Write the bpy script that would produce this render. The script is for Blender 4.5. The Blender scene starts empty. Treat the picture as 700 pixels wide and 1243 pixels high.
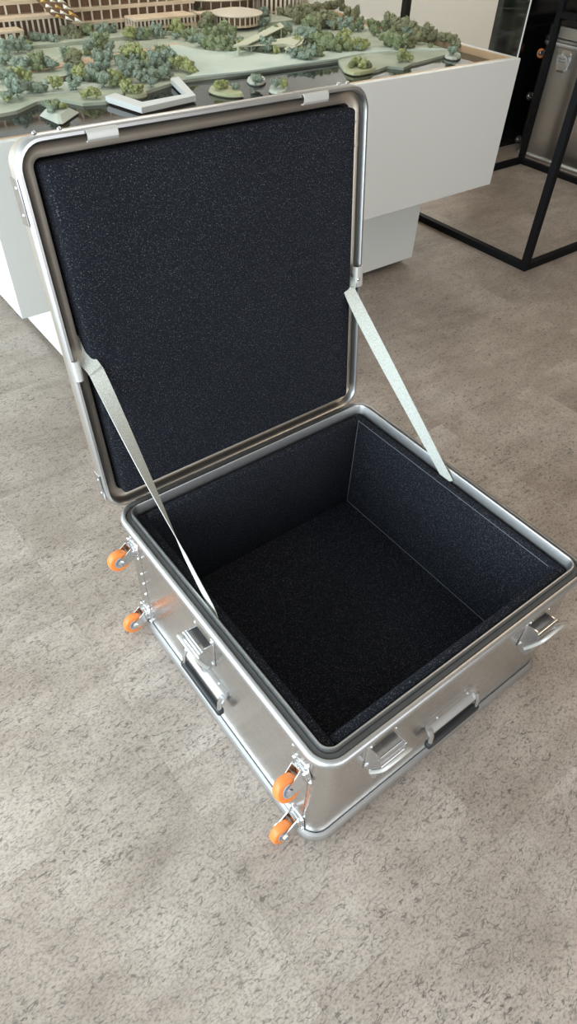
import bpy, bmesh, math, random
from mathutils import Vector, Matrix, Euler, noise
random.seed(7)
scene = bpy.context.scene
COL = scene.collection

# ------------------------------------------------------------------ camera
cam_d = bpy.data.cameras.new('camera')
cam = bpy.data.objects.new('camera', cam_d); COL.objects.link(cam)
cam.location = (-0.319588, -0.265672, 1.373177)
cam.rotation_euler = Euler((0.771796, -0.036810, -0.651982), 'XYZ')
cam_d.sensor_fit = 'VERTICAL'; cam_d.sensor_height = 36.0; cam_d.sensor_width = 36.0
cam_d.lens = 36.0 * 787.23 / 1243.0
cam_d.clip_start = 0.02; cam_d.clip_end = 60
scene.camera = cam

# ------------------------------------------------------------------ light
world = bpy.data.worlds.new('world'); scene.world = world
world.use_nodes = True
wb = world.node_tree.nodes['Background']
wb.inputs[0].default_value = (0.80, 0.90, 1.0, 1); wb.inputs[1].default_value = 1.0

def area(name, loc, rot, sx, sy, power, col):
    d = bpy.data.lights.new(name, 'AREA'); d.shape = 'RECTANGLE'; d.size = sx; d.size_y = sy
    d.energy = power; d.color = col
    o = bpy.data.objects.new(name, d); o.location = loc; o.rotation_euler = rot; COL.objects.link(o)
    return o
area('window_daylight', (-2.55, 0.8, 1.45), (0, math.radians(-90), 0), 2.3, 6.2, 205, (0.79, 0.92, 1.0))
area('window_daylight', (0.2, -3.05, 1.55), (math.radians(90), 0, 0), 2.9, 2.0, 32, (0.97, 0.98, 1.0))
area('added_fill', (1.1, 2.7, 2.92), (0, 0, 0), 1.4, 0.5, 20, (1.0, 0.95, 0.86))  # unseen fill light, added to brighten the model
area('added_fill', (4.9, 3.5, 2.92), (0, 0, 0), 1.6, 0.6, 70, (1.0, 0.95, 0.87))  # added light out of view that lifts the back wall
area('added_fill', (2.3, 0.1, 2.92), (0, 0, 0), 1.0, 1.0, 11, (1.0, 0.74, 0.50))  # added warm light, browns the floor on the right

vs = scene.view_settings
scene.display_settings.display_device = 'sRGB'
vs.view_transform = 'Standard'; vs.look = 'None'; vs.gamma = 1.0; vs.use_curve_mapping = False
vs.exposure = 0.36

# ------------------------------------------------------------------ materials
def mat(name, color=(0.8,0.8,0.8), rough=0.5, metal=0.0, spec=0.5, coat=0.0):
    m = bpy.data.materials.new(name); m.use_nodes = True
    b = m.node_tree.nodes['Principled BSDF']
    b.inputs['Base Color'].default_value = (*color, 1)
    b.inputs['Roughness'].default_value = rough
    b.inputs['Metallic'].default_value = metal
    b.inputs['Specular IOR Level'].default_value = spec
    b.inputs['Coat Weight'].default_value = coat
    return m
def nt(m): return m.node_tree.nodes, m.node_tree.links, m.node_tree.nodes['Principled BSDF']
def N(ns, t, **kw):
    n = ns.new(t)
    for k, v in kw.items():
        if k in n.inputs.keys(): n.inputs[k].default_value = v
        else: setattr(n, k, v)
    return n
def ramp(ns, stops):
    r = ns.new('ShaderNodeValToRGB'); e = r.color_ramp.elements
    while len(e) < len(stops): e.new(0.5)
    for i, (p, c) in enumerate(stops):
        e[i].position = p; e[i].color = (*c, 1) if len(c) == 3 else c
    return r
def bump(ns, ls, b, sock, strength, dist):
    n = N(ns, 'ShaderNodeBump', Strength=strength, Distance=dist)
    ls.new(sock, n.inputs['Height']); ls.new(n.outputs[0], b.inputs['Normal'])
def coords(ns, ls, scale=(1,1,1), kind='Object', rot=(0,0,0)):
    t = ns.new('ShaderNodeTexCoord'); mp = ns.new('ShaderNodeMapping')
    mp.inputs['Scale'].default_value = scale; mp.inputs['Rotation'].default_value = rot
    ls.new(t.outputs[kind], mp.inputs[0]); return mp.outputs[0]

def metal_mat(name, color, rough, scale=(4, 4, 160), var=0.08, bmp=0.05):
    m = mat(name, color, rough, 1.0); ns, ls, b = nt(m)
    v = coords(ns, ls, scale)
    nz = N(ns, 'ShaderNodeTexNoise', Scale=6.0, Detail=4.0); ls.new(v, nz.inputs['Vector'])
    mr = N(ns, 'ShaderNodeMapRange'); mr.inputs['To Min'].default_value = rough - var; mr.inputs['To Max'].default_value = rough + var
    ls.new(nz.outputs['Fac'], mr.inputs['Value']); ls.new(mr.outputs[0], b.inputs['Roughness'])
    bump(ns, ls, b, nz.outputs['Fac'], bmp, 0.001)
    return m
M = {}
M['alu'] = metal_mat('rolled_aluminium', (0.66, 0.65, 0.635), 0.25)
M['alu_shaded'] = metal_mat('shaded_aluminium', (0.42, 0.41, 0.39), 0.30, (4, 4, 160), 0.05, 0.0)  # same sheet metal darkened: the rear case's shade is in the colour
M['alu_tinted'] = metal_mat('reflection_tinted_aluminium', (0.60, 0.54, 0.46), 0.42)  # tan tint puts a reflection of the brown floor into the metal
M['rim'] = metal_mat('extruded_aluminium', (0.58, 0.58, 0.575), 0.40, (30, 30, 30), 0.05, 0.0)
M['chrome'] = metal_mat('zinc_plate', (0.74, 0.75, 0.76), 0.20, (20, 20, 20), 0.04, 0.0)
M['white_clip'] = mat('pale_anodised', (0.66, 0.65, 0.61), 0.38, 0.35)
M['rubber'] = mat('black_grip', (0.02, 0.02, 0.022), 0.45)
M['gasket'] = mat('grey_gasket', (0.085, 0.083, 0.080), 0.5)
M['orange'] = mat('orange_polyurethane', (0.80, 0.235, 0.05), 0.40)
M['hub'] = mat('grey_hub', (0.42, 0.45, 0.50), 0.4, 0.4)
M['tabletop'] = mat('white_laminate', (0.72, 0.73, 0.70), 0.42)
M['wood'] = mat('pale_wood_edge', (0.50, 0.33, 0.19), 0.5)
M['black_steel'] = mat('black_powder_coat', (0.006, 0.006, 0.007), 0.6, spec=0.15)
M['black_glass'] = mat('black_gloss_panel', (0.005, 0.006, 0.007), 0.12)
M['wall'] = mat('off_white_wall', (0.84, 0.845, 0.80), 0.8)
M['wall_warm'] = mat('taupe_wall', (0.36, 0.29, 0.23), 0.85)
M['ceiling'] = mat('white_ceiling', (0.40, 0.385, 0.36), 0.9)
M['navy'] = mat('dark_blue_box', (0.03, 0.05, 0.08), 0.4)
M['lit_seam'] = mat('grey_foam_seam', (0.16, 0.165, 0.18), 0.9, spec=0.1)  # foam joint lines; light caught on the edges is painted into the grey

def foam_mat():
    m = mat('black_cell_foam', (0.010, 0.011, 0.014), 0.95, spec=0.12); ns, ls, b = nt(m)
    v = coords(ns, ls, (1, 1, 1))
    n1 = N(ns, 'ShaderNodeTexNoise', Scale=460.0, Detail=2.0, Roughness=0.6); ls.new(v, n1.inputs['Vector'])
    n2 = N(ns, 'ShaderNodeTexNoise', Scale=5.0, Detail=3.0); ls.new(v, n2.inputs['Vector'])
    r = ramp(ns, [(0.0, (0.008, 0.009, 0.013)), (0.52, (0.0145, 0.0165, 0.023)), (0.62, (0.040, 0.043, 0.052)), (0.74, (0.24, 0.245, 0.26))])
    ls.new(n1.outputs['Fac'], r.inputs[0])
    mx = N(ns, 'ShaderNodeMix', data_type='RGBA', blend_type='MULTIPLY'); mx.inputs[0].default_value = 0.35
    ls.new(r.outputs[0], mx.inputs[6]); ls.new(n2.outputs['Fac'], mx.inputs[7])
    ls.new(mx.outputs[2], b.inputs['Base Color'])
    bump(ns, ls, b, n1.outputs['Fac'], 0.5, 0.002)
    return m
M['foam'] = foam_mat()

def strap_mat():
    m = mat('webbing', (0.60, 0.62, 0.56), 0.7, spec=0.3); ns, ls, b = nt(m)
    v = coords(ns, ls, (1, 1, 1))
    w = N(ns, 'ShaderNodeTexVoronoi', Scale=420.0); ls.new(v, w.inputs['Vector'])
    r = ramp(ns, [(0.0, (0.76, 0.78, 0.72)), (0.7, (0.54, 0.55, 0.49))]); ls.new(w.outputs['Distance'], r.inputs[0])
    ls.new(r.outputs[0], b.inputs['Base Color']); bump(ns, ls, b, w.outputs['Distance'], 0.4, 0.001)
    return m
M['strap'] = strap_mat()

def floor_mat():
    m = mat('concrete_look_vinyl', (0.36, 0.32, 0.28), 0.48, spec=0.45); ns, ls, b = nt(m)
    geo = ns.new('ShaderNodeNewGeometry'); inf = ns.new('ShaderNodeObjectInfo')
    off = N(ns, 'ShaderNodeVectorMath', operation='MULTIPLY'); off.inputs[1].default_value = (37.0, 53.0, 11.0)
    ls.new(inf.outputs['Random'], off.inputs[0])
    add = N(ns, 'ShaderNodeVectorMath', operation='ADD'); ls.new(geo.outputs['Position'], add.inputs[0]); ls.new(off.outputs[0], add.inputs[1])
    P = add.outputs[0]
    def noise_(scale, detail, sc=None, rough=0.5, dist=0.0, rot=0.0):
        n = N(ns, 'ShaderNodeTexNoise', Scale=scale, Detail=detail, Roughness=rough, Distortion=dist)
        if sc:
            mp = ns.new('ShaderNodeMapping'); mp.inputs['Scale'].default_value = sc; mp.inputs['Rotation'].default_value = (0, 0, rot)
            ls.new(P, mp.inputs[0]); ls.new(mp.outputs[0], n.inputs['Vector'])
        else: ls.new(P, n.inputs['Vector'])
        return n.outputs['Fac']
    cloud = noise_(3.2, 5.0, rough=0.6)
    streak = noise_(6.0, 4.0, (1, 3.2, 1))
    fleck = noise_(64.0, 3.0, (1, 2.2, 1), 0.6, 1.2, 0.30)
    fmask = noise_(5.0, 3.0)
    grain = noise_(170.0, 4.0, (1, 1.5, 1), 0.7)
    cont = noise_(29.0, 2.0, (1, 1.9, 1), 0.5, 0.6, 0.25)
    cut = noise_(52.0, 2.0, (1, 1.5, 1), 0.5, 0.0, -0.3)
    ab = N(ns, 'ShaderNodeMath', operation='SUBTRACT'); ab.inputs[1].default_value = 0.5; ls.new(cont, ab.inputs[0])
    ab2 = N(ns, 'ShaderNodeMath', operation='ABSOLUTE'); ls.new(ab.outputs[0], ab2.inputs[0])
    ln = N(ns, 'ShaderNodeMapRange'); ln.inputs['From Min'].default_value = 0.020; ln.inputs['From Max'].default_value = 0.008; ls.new(ab2.outputs[0], ln.inputs['Value'])
    ct = N(ns, 'ShaderNodeMapRange'); ct.inputs['From Min'].default_value = 0.50; ct.inputs['From Max'].default_value = 0.58; ls.new(cut, ct.inputs['Value'])
    stroke = N(ns, 'ShaderNodeMath', operation='MULTIPLY'); ls.new(ln.outputs[0], stroke.inputs[0]); ls.new(ct.outputs[0], stroke.inputs[1])
    ct.inputs['To Max'].default_value = 0.72
    base = ramp(ns, [(0.30, (0.285, 0.234, 0.192)), (0.50, (0.358, 0.300, 0.252)), (0.70, (0.430, 0.372, 0.320))]); ls.new(cloud, base.inputs[0])
    st = ramp(ns, [(0.30, (0.86, 0.85, 0.84)), (0.65, (1.06, 1.06, 1.06))]); ls.new(streak, st.inputs[0])
    m1 = N(ns, 'ShaderNodeMix', data_type='RGBA', blend_type='MULTIPLY'); m1.inputs[0].default_value = 1
    ls.new(base.outputs[0], m1.inputs[6]); ls.new(st.outputs[0], m1.inputs[7])
    gr = ramp(ns, [(0.30, (0.58, 0.57, 0.56)), (0.55, (1.12, 1.12, 1.12))]); ls.new(grain, gr.inputs[0])
    m2 = N(ns, 'ShaderNodeMix', data_type='RGBA', blend_type='MULTIPLY'); m2.inputs[0].default_value = 1
    ls.new(m1.outputs[2], m2.inputs[6]); ls.new(gr.outputs[0], m2.inputs[7])
    thr = ramp(ns, [(0.565, (0, 0, 0)), (0.66, (0.9, 0.9, 0.9))]); ls.new(fleck, thr.inputs[0])
    mk = ramp(ns, [(0.25, (0.35, 0.35, 0.35)), (0.58, (1, 1, 1))]); ls.new(fmask, mk.inputs[0])
    mul = N(ns, 'ShaderNodeMath', operation='MULTIPLY'); ls.new(thr.outputs[0], mul.inputs[0]); ls.new(mk.outputs[0], mul.inputs[1])
    mxf = N(ns, 'ShaderNodeMath', operation='MAXIMUM'); ls.new(mul.outputs[0], mxf.inputs[0]); ls.new(stroke.outputs[0], mxf.inputs[1])
    m3 = N(ns, 'ShaderNodeMix', data_type='RGBA'); ls.new(mxf.outputs[0], m3.inputs[0])
    ls.new(m2.outputs[2], m3.inputs[6]); m3.inputs[7].default_value = (0.095, 0.082, 0.072, 1)
    hs = N(ns, 'ShaderNodeMapRange'); hs.inputs['To Min'].default_value = 0.975; hs.inputs['To Max'].default_value = 1.025
    ls.new(inf.outputs['Random'], hs.inputs['Value'])
    m4 = N(ns, 'ShaderNodeVectorMath', operation='SCALE'); ls.new(m3.outputs[2], m4.inputs[0]); ls.new(hs.outputs[0], m4.inputs['Scale'])
    ls.new(m4.outputs[0], b.inputs['Base Color'])
    bump(ns, ls, b, fleck, 0.25, 0.002)
    return m
M['floor'] = floor_mat()

def var_mat(name, c1, c2, scale, rough=0.8):
    m = mat(name, c1, rough, spec=0.25); ns, ls, b = nt(m)
    v = coords(ns, ls, (1, 1, 1))
    n = N(ns, 'ShaderNodeTexNoise', Scale=scale, Detail=3.0); ls.new(v, n.inputs['Vector'])
    r = ramp(ns, [(0.35, c1), (0.65, c2)]); ls.new(n.outputs['Fac'], r.inputs[0]); ls.new(r.outputs[0], b.inputs['Base Color'])
    return m
M['tree_t'] = var_mat('grey_green_foliage', (0.15, 0.20, 0.15), (0.33, 0.39, 0.31), 14)
M['tree_g'] = var_mat('mid_green_foliage', (0.14, 0.18, 0.085), (0.31, 0.35, 0.20), 14)
M['tree_y'] = var_mat('yellow_green_foliage', (0.22, 0.25, 0.09), (0.43, 0.45, 0.21), 14)
M['tree_o'] = var_mat('olive_foliage', (0.15, 0.16, 0.085), (0.31, 0.30, 0.18), 14)
M['land'] = var_mat('pale_model_terrain', (0.36, 0.40, 0.31), (0.49, 0.51, 0.41), 9)
M['prom'] = var_mat('pale_teal_plaza', (0.50, 0.58, 0.51), (0.60, 0.66, 0.58), 6)
M['path'] = var_mat('tan_model_path', (0.58, 0.40, 0.27), (0.66, 0.48, 0.34), 8)
M['lawn'] = var_mat('dry_model_lawn', (0.36, 0.38, 0.24), (0.46, 0.46, 0.30), 8)
M['islet'] = var_mat('pale_green_islet', (0.42, 0.44, 0.26), (0.50, 0.51, 0.33), 10)
M['islet_grey'] = var_mat('pale_grey_islet', (0.46, 0.50, 0.43), (0.55, 0.58, 0.50), 10)
M['pier'] = mat('pale_pier', (0.70, 0.71, 0.69), 0.5)
M['water'] = mat('dark_model_water', (0.012, 0.014, 0.015), 0.05, spec=0.4)
M['slab'] = var_mat('birch_model_slab', (0.60, 0.46, 0.32), (0.70, 0.56, 0.41), 14, 0.6)
M['column'] = mat('pale_birch_column', (0.74, 0.63, 0.50), 0.6)
M['core'] = mat('brown_model_interior', (0.20, 0.11, 0.06), 0.7)
M['gold'] = mat('gold_model_panel', (0.62, 0.37, 0.10), 0.4, 0.3)
M['white_tri'] = mat('white_model_triangle', (0.80, 0.76, 0.66), 0.5)
M['canopy'] = mat('pale_green_canopy', (0.56, 0.56, 0.42), 0.6)
M['roof'] = mat('pale_round_roof', (0.62, 0.53, 0.42), 0.6)

def acrylic_mat():
    m = bpy.data.materials.new('clear_acrylic'); m.use_nodes = True
    ns, ls = m.node_tree.nodes, m.node_tree.links; ns.clear()
    out = ns.new('ShaderNodeOutputMaterial'); mix = ns.new('ShaderNodeMixShader')
    tr = ns.new('ShaderNodeBsdfTransparent'); tr.inputs[0].default_value = (0.99, 0.993, 0.99, 1)
    gl = ns.new('ShaderNodeBsdfGlossy'); gl.inputs['Roughness'].default_value = 0.02
    lw = ns.new('ShaderNodeLayerWeight'); lw.inputs[0].default_value = 0.5
    pw = N(ns, 'ShaderNodeMath', operation='POWER'); pw.inputs[1].default_value = 5.0; ls.new(lw.outputs['Facing'], pw.inputs[0])
    fr = N(ns, 'ShaderNodeMapRange'); fr.inputs['To Min'].default_value = 0.03; fr.inputs['To Max'].default_value = 0.8; ls.new(pw.outputs[0], fr.inputs['Value'])
    ls.new(fr.outputs[0], mix.inputs[0]); ls.new(tr.outputs[0], mix.inputs[1]); ls.new(gl.outputs[0], mix.inputs[2])
    ls.new(mix.outputs[0], out.inputs[0]); return m
M['acrylic'] = acrylic_mat()
M['acrylic_edge'] = mat('polished_acrylic_edge', (0.62, 0.63, 0.60), 0.3)

# ------------------------------------------------------------------ helpers
def thing(name, label, cat, loc=(0,0,0), group=None, rotz=0):
    o = bpy.data.objects.new(name, None); COL.objects.link(o); o.empty_display_size = 0.05
    o.location = loc; o.rotation_euler = (0, 0, rotz)
    o['label'] = label; o['category'] = cat
    if group: o['group'] = group
    return o
def wloc(o):
    v = Vector((0, 0, 0))
    while o is not None:
        v += o.location; o = o.parent
    return v
def obj(name, bm, m, parent=None, label=None, world=False, mtx=None, smooth=None, local=None):
    """link bm as one mesh; world=True: vertices are world coordinates, moved into the parent's frame"""
    if world and parent is not None:
        bmesh.ops.translate(bm, verts=bm.verts, vec=-wloc(parent))
    me = bpy.data.meshes.new(name)
    bmesh.ops.recalc_face_normals(bm, faces=bm.faces)
    if smooth is not None:
        for f in bm.faces: f.smooth = True
        for e in bm.edges:
            if len(e.link_faces) == 2 and e.calc_face_angle(0) > math.radians(smooth): e.smooth = False
    bm.to_mesh(me); bm.free()
    for mm in (m if isinstance(m, (list, tuple)) else [m]): me.materials.append(mm)
    o = bpy.data.objects.new(name, me); COL.objects.link(o)
    if parent is not None: o.parent = parent
    if mtx is not None: o.matrix_local = mtx
    if label: o['label'] = label
    return o
def copy_tree(o, parent=None):
    c = o.copy(); COL.objects.link(c)
    if parent is not None: c.parent = parent
    for ch in list(o.children): copy_tree(ch, c)
    return c
def box(bm, x0, x1, y0, y1, z0, z1, mtx=None, bev=0.0, seg=2):
    vs_ = [bm.verts.new((x, y, z)) for x in (x0, x1) for y in (y0, y1) for z in (z0, z1)]
    F = [(0,1,3,2), (4,6,7,5), (0,4,5,1), (2,3,7,6), (0,2,6,4), (1,5,7,3)]
    fs = [bm.faces.new([vs_[i] for i in f]) for f in F]
    if bev > 0:
        es = list({e for f in fs for e in f.edges})
        r = bmesh.ops.bevel(bm, geom=es, offset=bev, segments=seg, affect='EDGES', profile=0.5)
        vs_ = list({v for f in r['faces'] for v in f.verts} | {v for v in vs_ if v.is_valid})
    if mtx is not None:
        if bev > 0:
            pass
        bmesh.ops.transform(bm, matrix=mtx, verts=[v for v in vs_ if v.is_valid])
    return vs_
def B(x0, x1, y0, y1, z0, z1, bev=0.0, seg=2):
    bm = bmesh.new(); box(bm, x0, x1, y0, y1, z0, z1, None, bev, seg); return bm
def tube(bm, pts, r, n=10, closed=False, cap=True):
    pts = [Vector(p) for p in pts]; rings = []; k = len(pts); prev = None
    for i, p in enumerate(pts):
        if closed: d = pts[(i+1) % k] - pts[i-1]
        else: d = pts[min(i+1, k-1)] - pts[max(i-1, 0)]
        d.normalize()
        if prev is None:
            a = Vector((0, 0, 1)) if abs(d.z) < 0.9 else Vector((1, 0, 0))
            u = d.cross(a).normalized()
        else:
            u = (prev - d * prev.dot(d)).normalized()
        prev = u; w = d.cross(u)
        rr = r[i] if isinstance(r, (list, tuple)) else r
        rings.append([bm.verts.new(p + (u * math.cos(2*math.pi*j/n) + w * math.sin(2*math.pi*j/n)) * rr) for j in range(n)])
    m_ = k if closed else k - 1
    for i in range(m_):
        a, b = rings[i], rings[(i+1) % k]
        for j in range(n): bm.faces.new([a[j], a[(j+1) % n], b[(j+1) % n], b[j]])
    if cap and not closed:
        bm.faces.new(rings[0][::-1]); bm.faces.new(rings[-1])
def lathe(bm, prof, axis_o, ax, n=24, cap=True):
    """prof: (radius, height along ax)"""
    ax = Vector(ax).normalized(); o = Vector(axis_o)
    a = Vector((0, 0, 1)) if abs(ax.z) < 0.9 else Vector((1, 0, 0))
    u = ax.cross(a).normalized(); w = ax.cross(u); rings = []
    for r, h in prof:
        rings.append([bm.verts.new(o + ax*h + (u*math.cos(2*math.pi*j/n) + w*math.sin(2*math.pi*j/n))*r) for j in range(n)])
    for a_, b_ in zip(rings, rings[1:]):
        for j in range(n): bm.faces.new([a_[j], a_[(j+1) % n], b_[(j+1) % n], b_[j]])
    if cap: bm.faces.new(rings[0][::-1]); bm.faces.new(rings[-1])
def prism(bm, pts, z0, z1):
    """polygon in XY extruded from z0 to z1"""
    a = [bm.verts.new((x, y, z0)) for x, y in pts]; b = [bm.verts.new((x, y, z1)) for x, y in pts]
    k = len(pts)
    f1 = bm.faces.new(a[::-1]); f2 = bm.faces.new(b)
    for i in range(k): bm.faces.new([a[i], a[(i+1) % k], b[(i+1) % k], b[i]])
    f1.normal_update(); f2.normal_update()
    bmesh.ops.triangulate(bm, faces=[f for f in (f1, f2) if len(f.verts) > 4], ngon_method='EAR_CLIP')
def smooth_poly(pts, n=2):
    for _ in range(n):
        q = []
        for i in range(len(pts)):
            a, b = pts[i], pts[(i+1) % len(pts)]
            q += [(a[0]*.75+b[0]*.25, a[1]*.75+b[1]*.25), (a[0]*.25+b[0]*.75, a[1]*.25+b[1]*.75)]
        pts = q
    return pts
def rrect(x0, x1, y0, y1, r, n=8):
    """points and outward normals round a rounded rectangle"""
    out = []
    for cx, cy, a0 in ((x1-r, y0+r, -90), (x1-r, y1-r, 0), (x0+r, y1-r, 90), (x0+r, y0+r, 180)):
        for i in range(n+1):
            a = math.radians(a0 + 90*i/n); out.append((cx + r*math.cos(a), cy + r*math.sin(a), math.cos(a), math.sin(a)))
    return out
def sweep(bm, path, prof, closed_prof=False):
    """prof: (outward offset, z) swept round the path"""
    rings = []
    for o, z in prof: rings.append([bm.verts.new((x + nx*o, y + ny*o, z)) for x, y, nx, ny in path])
    k = len(path); m_ = len(rings) if closed_prof else len(rings) - 1
    for i in range(m_):
        a, b = rings[i], rings[(i+1) % len(rings)]
        for j in range(k): bm.faces.new([a[j], a[(j+1) % k], b[(j+1) % k], b[j]])
    return rings
def dome(bm, c, ax, r=0.004, h=0.0025, n=8):
    lathe(bm, [(r, 0), (r*0.86, h*0.6), (r*0.4, h)], c, ax, n)
def basis(o, X, Y):
    X = Vector(X).normalized(); Y = Vector(Y).normalized(); Z = X.cross(Y)
    m_ = Matrix(((X.x, Y.x, Z.x, o[0]), (X.y, Y.y, Z.y, o[1]), (X.z, Y.z, Z.z, o[2]), (0, 0, 0, 1)))
    return m_

# ------------------------------------------------------------------ setting
FX0, FX1, FY0, FY1, CH = -2.6, 6.4, -3.1, 4.3, 3.0
TX, TY, GAP = 0.452, 0.502, 0.00012
fl = obj('floor', B(FX0, FX1, FY0, FY1, -0.06, -0.0035), mat('floor_screed', (0.25, 0.22, 0.19), 0.9)); fl['kind'] = 'structure'
tile_me = None
ix0 = int(math.floor((-1.4 + 0.136) / TX)); ix1 = int(math.ceil((5.0 + 0.136) / TX))
iy0 = int(math.floor((-1.2 + 0.205) / TY)); iy1 = int(math.ceil((4.29 + 0.205) / TY)) - 1
for i in range(ix0, ix1):
    for j in range(iy0, iy1):
        if tile_me is None:
            t_ = obj('tile', B(GAP, TX-GAP, GAP, TY-GAP, -0.0045, 0.0, 0.00015, 1), M['floor'], fl); tile_me = t_.data
        else:
            t_ = bpy.data.objects.new('tile', tile_me); COL.objects.link(t_); t_.parent = fl
        t_.location = (-0.136 + i*TX, -0.205 + j*TY, 0)
xa, xb, ya, yb = -0.136 + ix0*TX, -0.136 + ix1*TX, -0.205 + iy0*TY, -0.205 + iy1*TY
rest = bmesh.new()
for r_ in ((FX0, xa, FY0, FY1), (xb, FX1, FY0, FY1), (xa, xb, FY0, ya), (xa, xb, yb, FY1)):
    box(rest, r_[0]+GAP, r_[1]-GAP, r_[2]+GAP, r_[3]-GAP, -0.0045, 0.0)
o = obj('tile_surround', rest, M['floor'], fl); o['kind'] = 'stuff'

def struct(name, bm, m):
    o = obj(name, bm, m); o['kind'] = 'structure'; return o
struct('wall_back', B(FX0-.1, FX1+.1, FY1, FY1+.1, -0.06, CH), M['wall'])
struct('wall_right', B(FX1, FX1+.1, FY0, FY1, -0.06, CH), M['wall_warm'])
wl = bmesh.new()
for (a, b, c, d) in ((FY0, FY1, -0.06, 0.25), (FY0, FY1, 2.65, CH), (FY0, -2.4, 0.25, 2.65), (3.95, FY1, 0.25, 2.65)):
    box(wl, FX0-.1, FX0, a, b, c, d)
struct('wall_left', wl, M['wall'])
wf = bmesh.new()
for (a, b, c, d) in ((-1.3, 1.7, -0.06, 0.5), (-1.3, 1.7, 2.6, CH)): box(wf, a, b, FY0-.1, FY0, c, d)
box(wf, FX0, -1.3, FY0-.1, FY0, -0.06, CH); box(wf, 1.7, FX1, FY0-.1, FY0, -0.06, CH)
struct('wall_front', wf, M['wall_warm'])
struct('ceiling', B(FX0-.1, FX1+.1, FY0-.1, FY1+.1, CH, CH+.1), M['ceiling'])
for k, (x0, y0, x1, y1, z0, z1) in enumerate(((FX0-.08, -2.4, FX0-.02, 3.95, .25, 2.65), (-1.3, FY0-.08, 1.7, FY0-.02, .5, 2.6))):
    w_ = bmesh.new(); L = y1-y0 if k == 0 else x1-x0
    for i in range(5):
        s = (L-.05)*i/4
        if k == 0: box(w_, x0, x1, y0+s, y0+s+.05, z0, z1)
        else: box(w_, x0+s, x0+s+.05, y0, y1, z0, z1)
    for z in (z0, z1-.05):
        box(w_, x0, x1, y0, y1, z, z+.05)
    struct('window_%d' % (k+1), w_, M['black_steel'])
struct('wall_partition', B(3.50, FX1, 2.68, 2.72, 0.0, 2.4), M['black_glass'])

# ------------------------------------------------------------------ rolling case
W, D, H = 0.72, 0.719, 0.3647
BW = 0.012                                   # the sheet stands this far inside the beads
case = thing('rolling_case', 'open square aluminium transport case with orange casters and black foam lining on the floor', 'case', (W/2, D/2, 0))
P0 = rrect(0, W, 0, D, 0.05)
bm = bmesh.new()
sweep(bm, P0, [(-BW, 0.012), (-BW, H-0.012), (-BW-0.0015, H-0.012), (-BW-0.0015, 0.012)], True)
obj('body', bm, M['alu'], case, world=True, smooth=30)
bm = bmesh.new()
rg = sweep(bm, P0, [(-BW-.0015, .006), (-BW-.03, .006)]); bm.faces.new(rg[1])
obj('base_panel', bm, M['alu'], case, world=True)
bm = bmesh.new()
sweep(bm, P0, [(-.0116, .014), (-.0112, .0255), (-.0095, .0268), (-.004, .0245), (-.0008, .0180), (0, .012), (-.001, .006), (-.005, .0015), (-.011, 0), (-.024, 0), (-.024, .005), (-.0116, .005)], True)
obj('base_rim', bm, M['rim'], case, world=True, smooth=40)
bm = bmesh.new()
sweep(bm, P0, [(-.0145, H-.026), (-.0105, H-.026), (-.004, H-.0225), (-.0006, H-.016), (0, H-.010), (-.0015, H-.004), (-.0055, H-.0005), (-.0105, H),
               (-.0118, H-.002), (-.0122, H-.018), (-.024, H-.018), (-.0247, H+.005), (-.0255, H+.008), (-.0278, H+.008), (-.0290, H+.006), (-.0305, H-.03), (-.028, H-.03), (-.0272, H-.0205), (-.0145, H-.0205)], True)
obj('top_rim', bm, M['rim'], case, world=True, smooth=40)
bm = bmesh.new()
sweep(bm, P0, [(-.0127, H-.0175), (-.0127, H-.0075), (-.0150, H-.0055), (-.0215, H-.0055), (-.0240, H-.0075), (-.0240, H-.0175)], True)
obj('gasket', bm, M['gasket'], case, 'dark grey sealing gasket in the rim', world=True, smooth=40)
# foam lining
FI, FT = 0.037, 0.055
def foam(name, x0, x1, y0, y1, z0, z1): return obj(name, B(x0, x1, y0, y1, z0, z1, 0.004, 2), M['foam'], case, world=True, smooth=50)
foam('foam_base', FI, W-FI, FI, D-FI, 0.0075, 0.055)
zt = H - 0.014
foam('foam_wall', FT+.0006, W-FT-.0006, D-FT, D-FI, 0.0555, zt)
foam('foam_wall', FT+.0006, W-FT-.0006, FI, FT, 0.0555, zt)
foam('foam_wall', W-FT, W-FI, FI, D-FI, 0.0555, zt)
foam('foam_wall', FI, FT, FI, D-FI, 0.0555, zt)
bm = bmesh.new()
x0, x1, y0, y1 = FT+.0008, W-FT-.0008, FT+.0008, D-FT-.0008
for pts in (((x1, y1, .0558), (x1, y0, .0558)), ((x1, y1, .056), (x1, y1, zt-.004)),
            ((x1-.0004, y1, zt-.0045), (x1-.0004, y0+.012, zt-.0045))):
    tube(bm, pts, 0.0008, 6)
obj('foam_seam', bm, M['lit_seam'], case, world=True)

# corner sheets with rivets on the left side
for (a, b) in ((0.637, D-.045), (0.045, 0.098)):
    cp = obj('corner_plate', B(BW-.0012, BW+.0002, a, b, .022, H-.024), M['alu'], case, world=True)
ys = {0: (.645, (.085, .135, .175, .21)), 1: (.089, (.12, .16, .20, .315))}
for k in ys:
    for z in ys[k][1]:
        bm = bmesh.new(); dome(bm, (BW-.0010, ys[k][0], z), (-1, 0, 0), .0038, .003)
        obj('rivet', bm, M['chrome'], case, world=True, smooth=60)

def local_to(parent, m_): return Matrix.Translation(-wloc(parent)) @ m_

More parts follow.
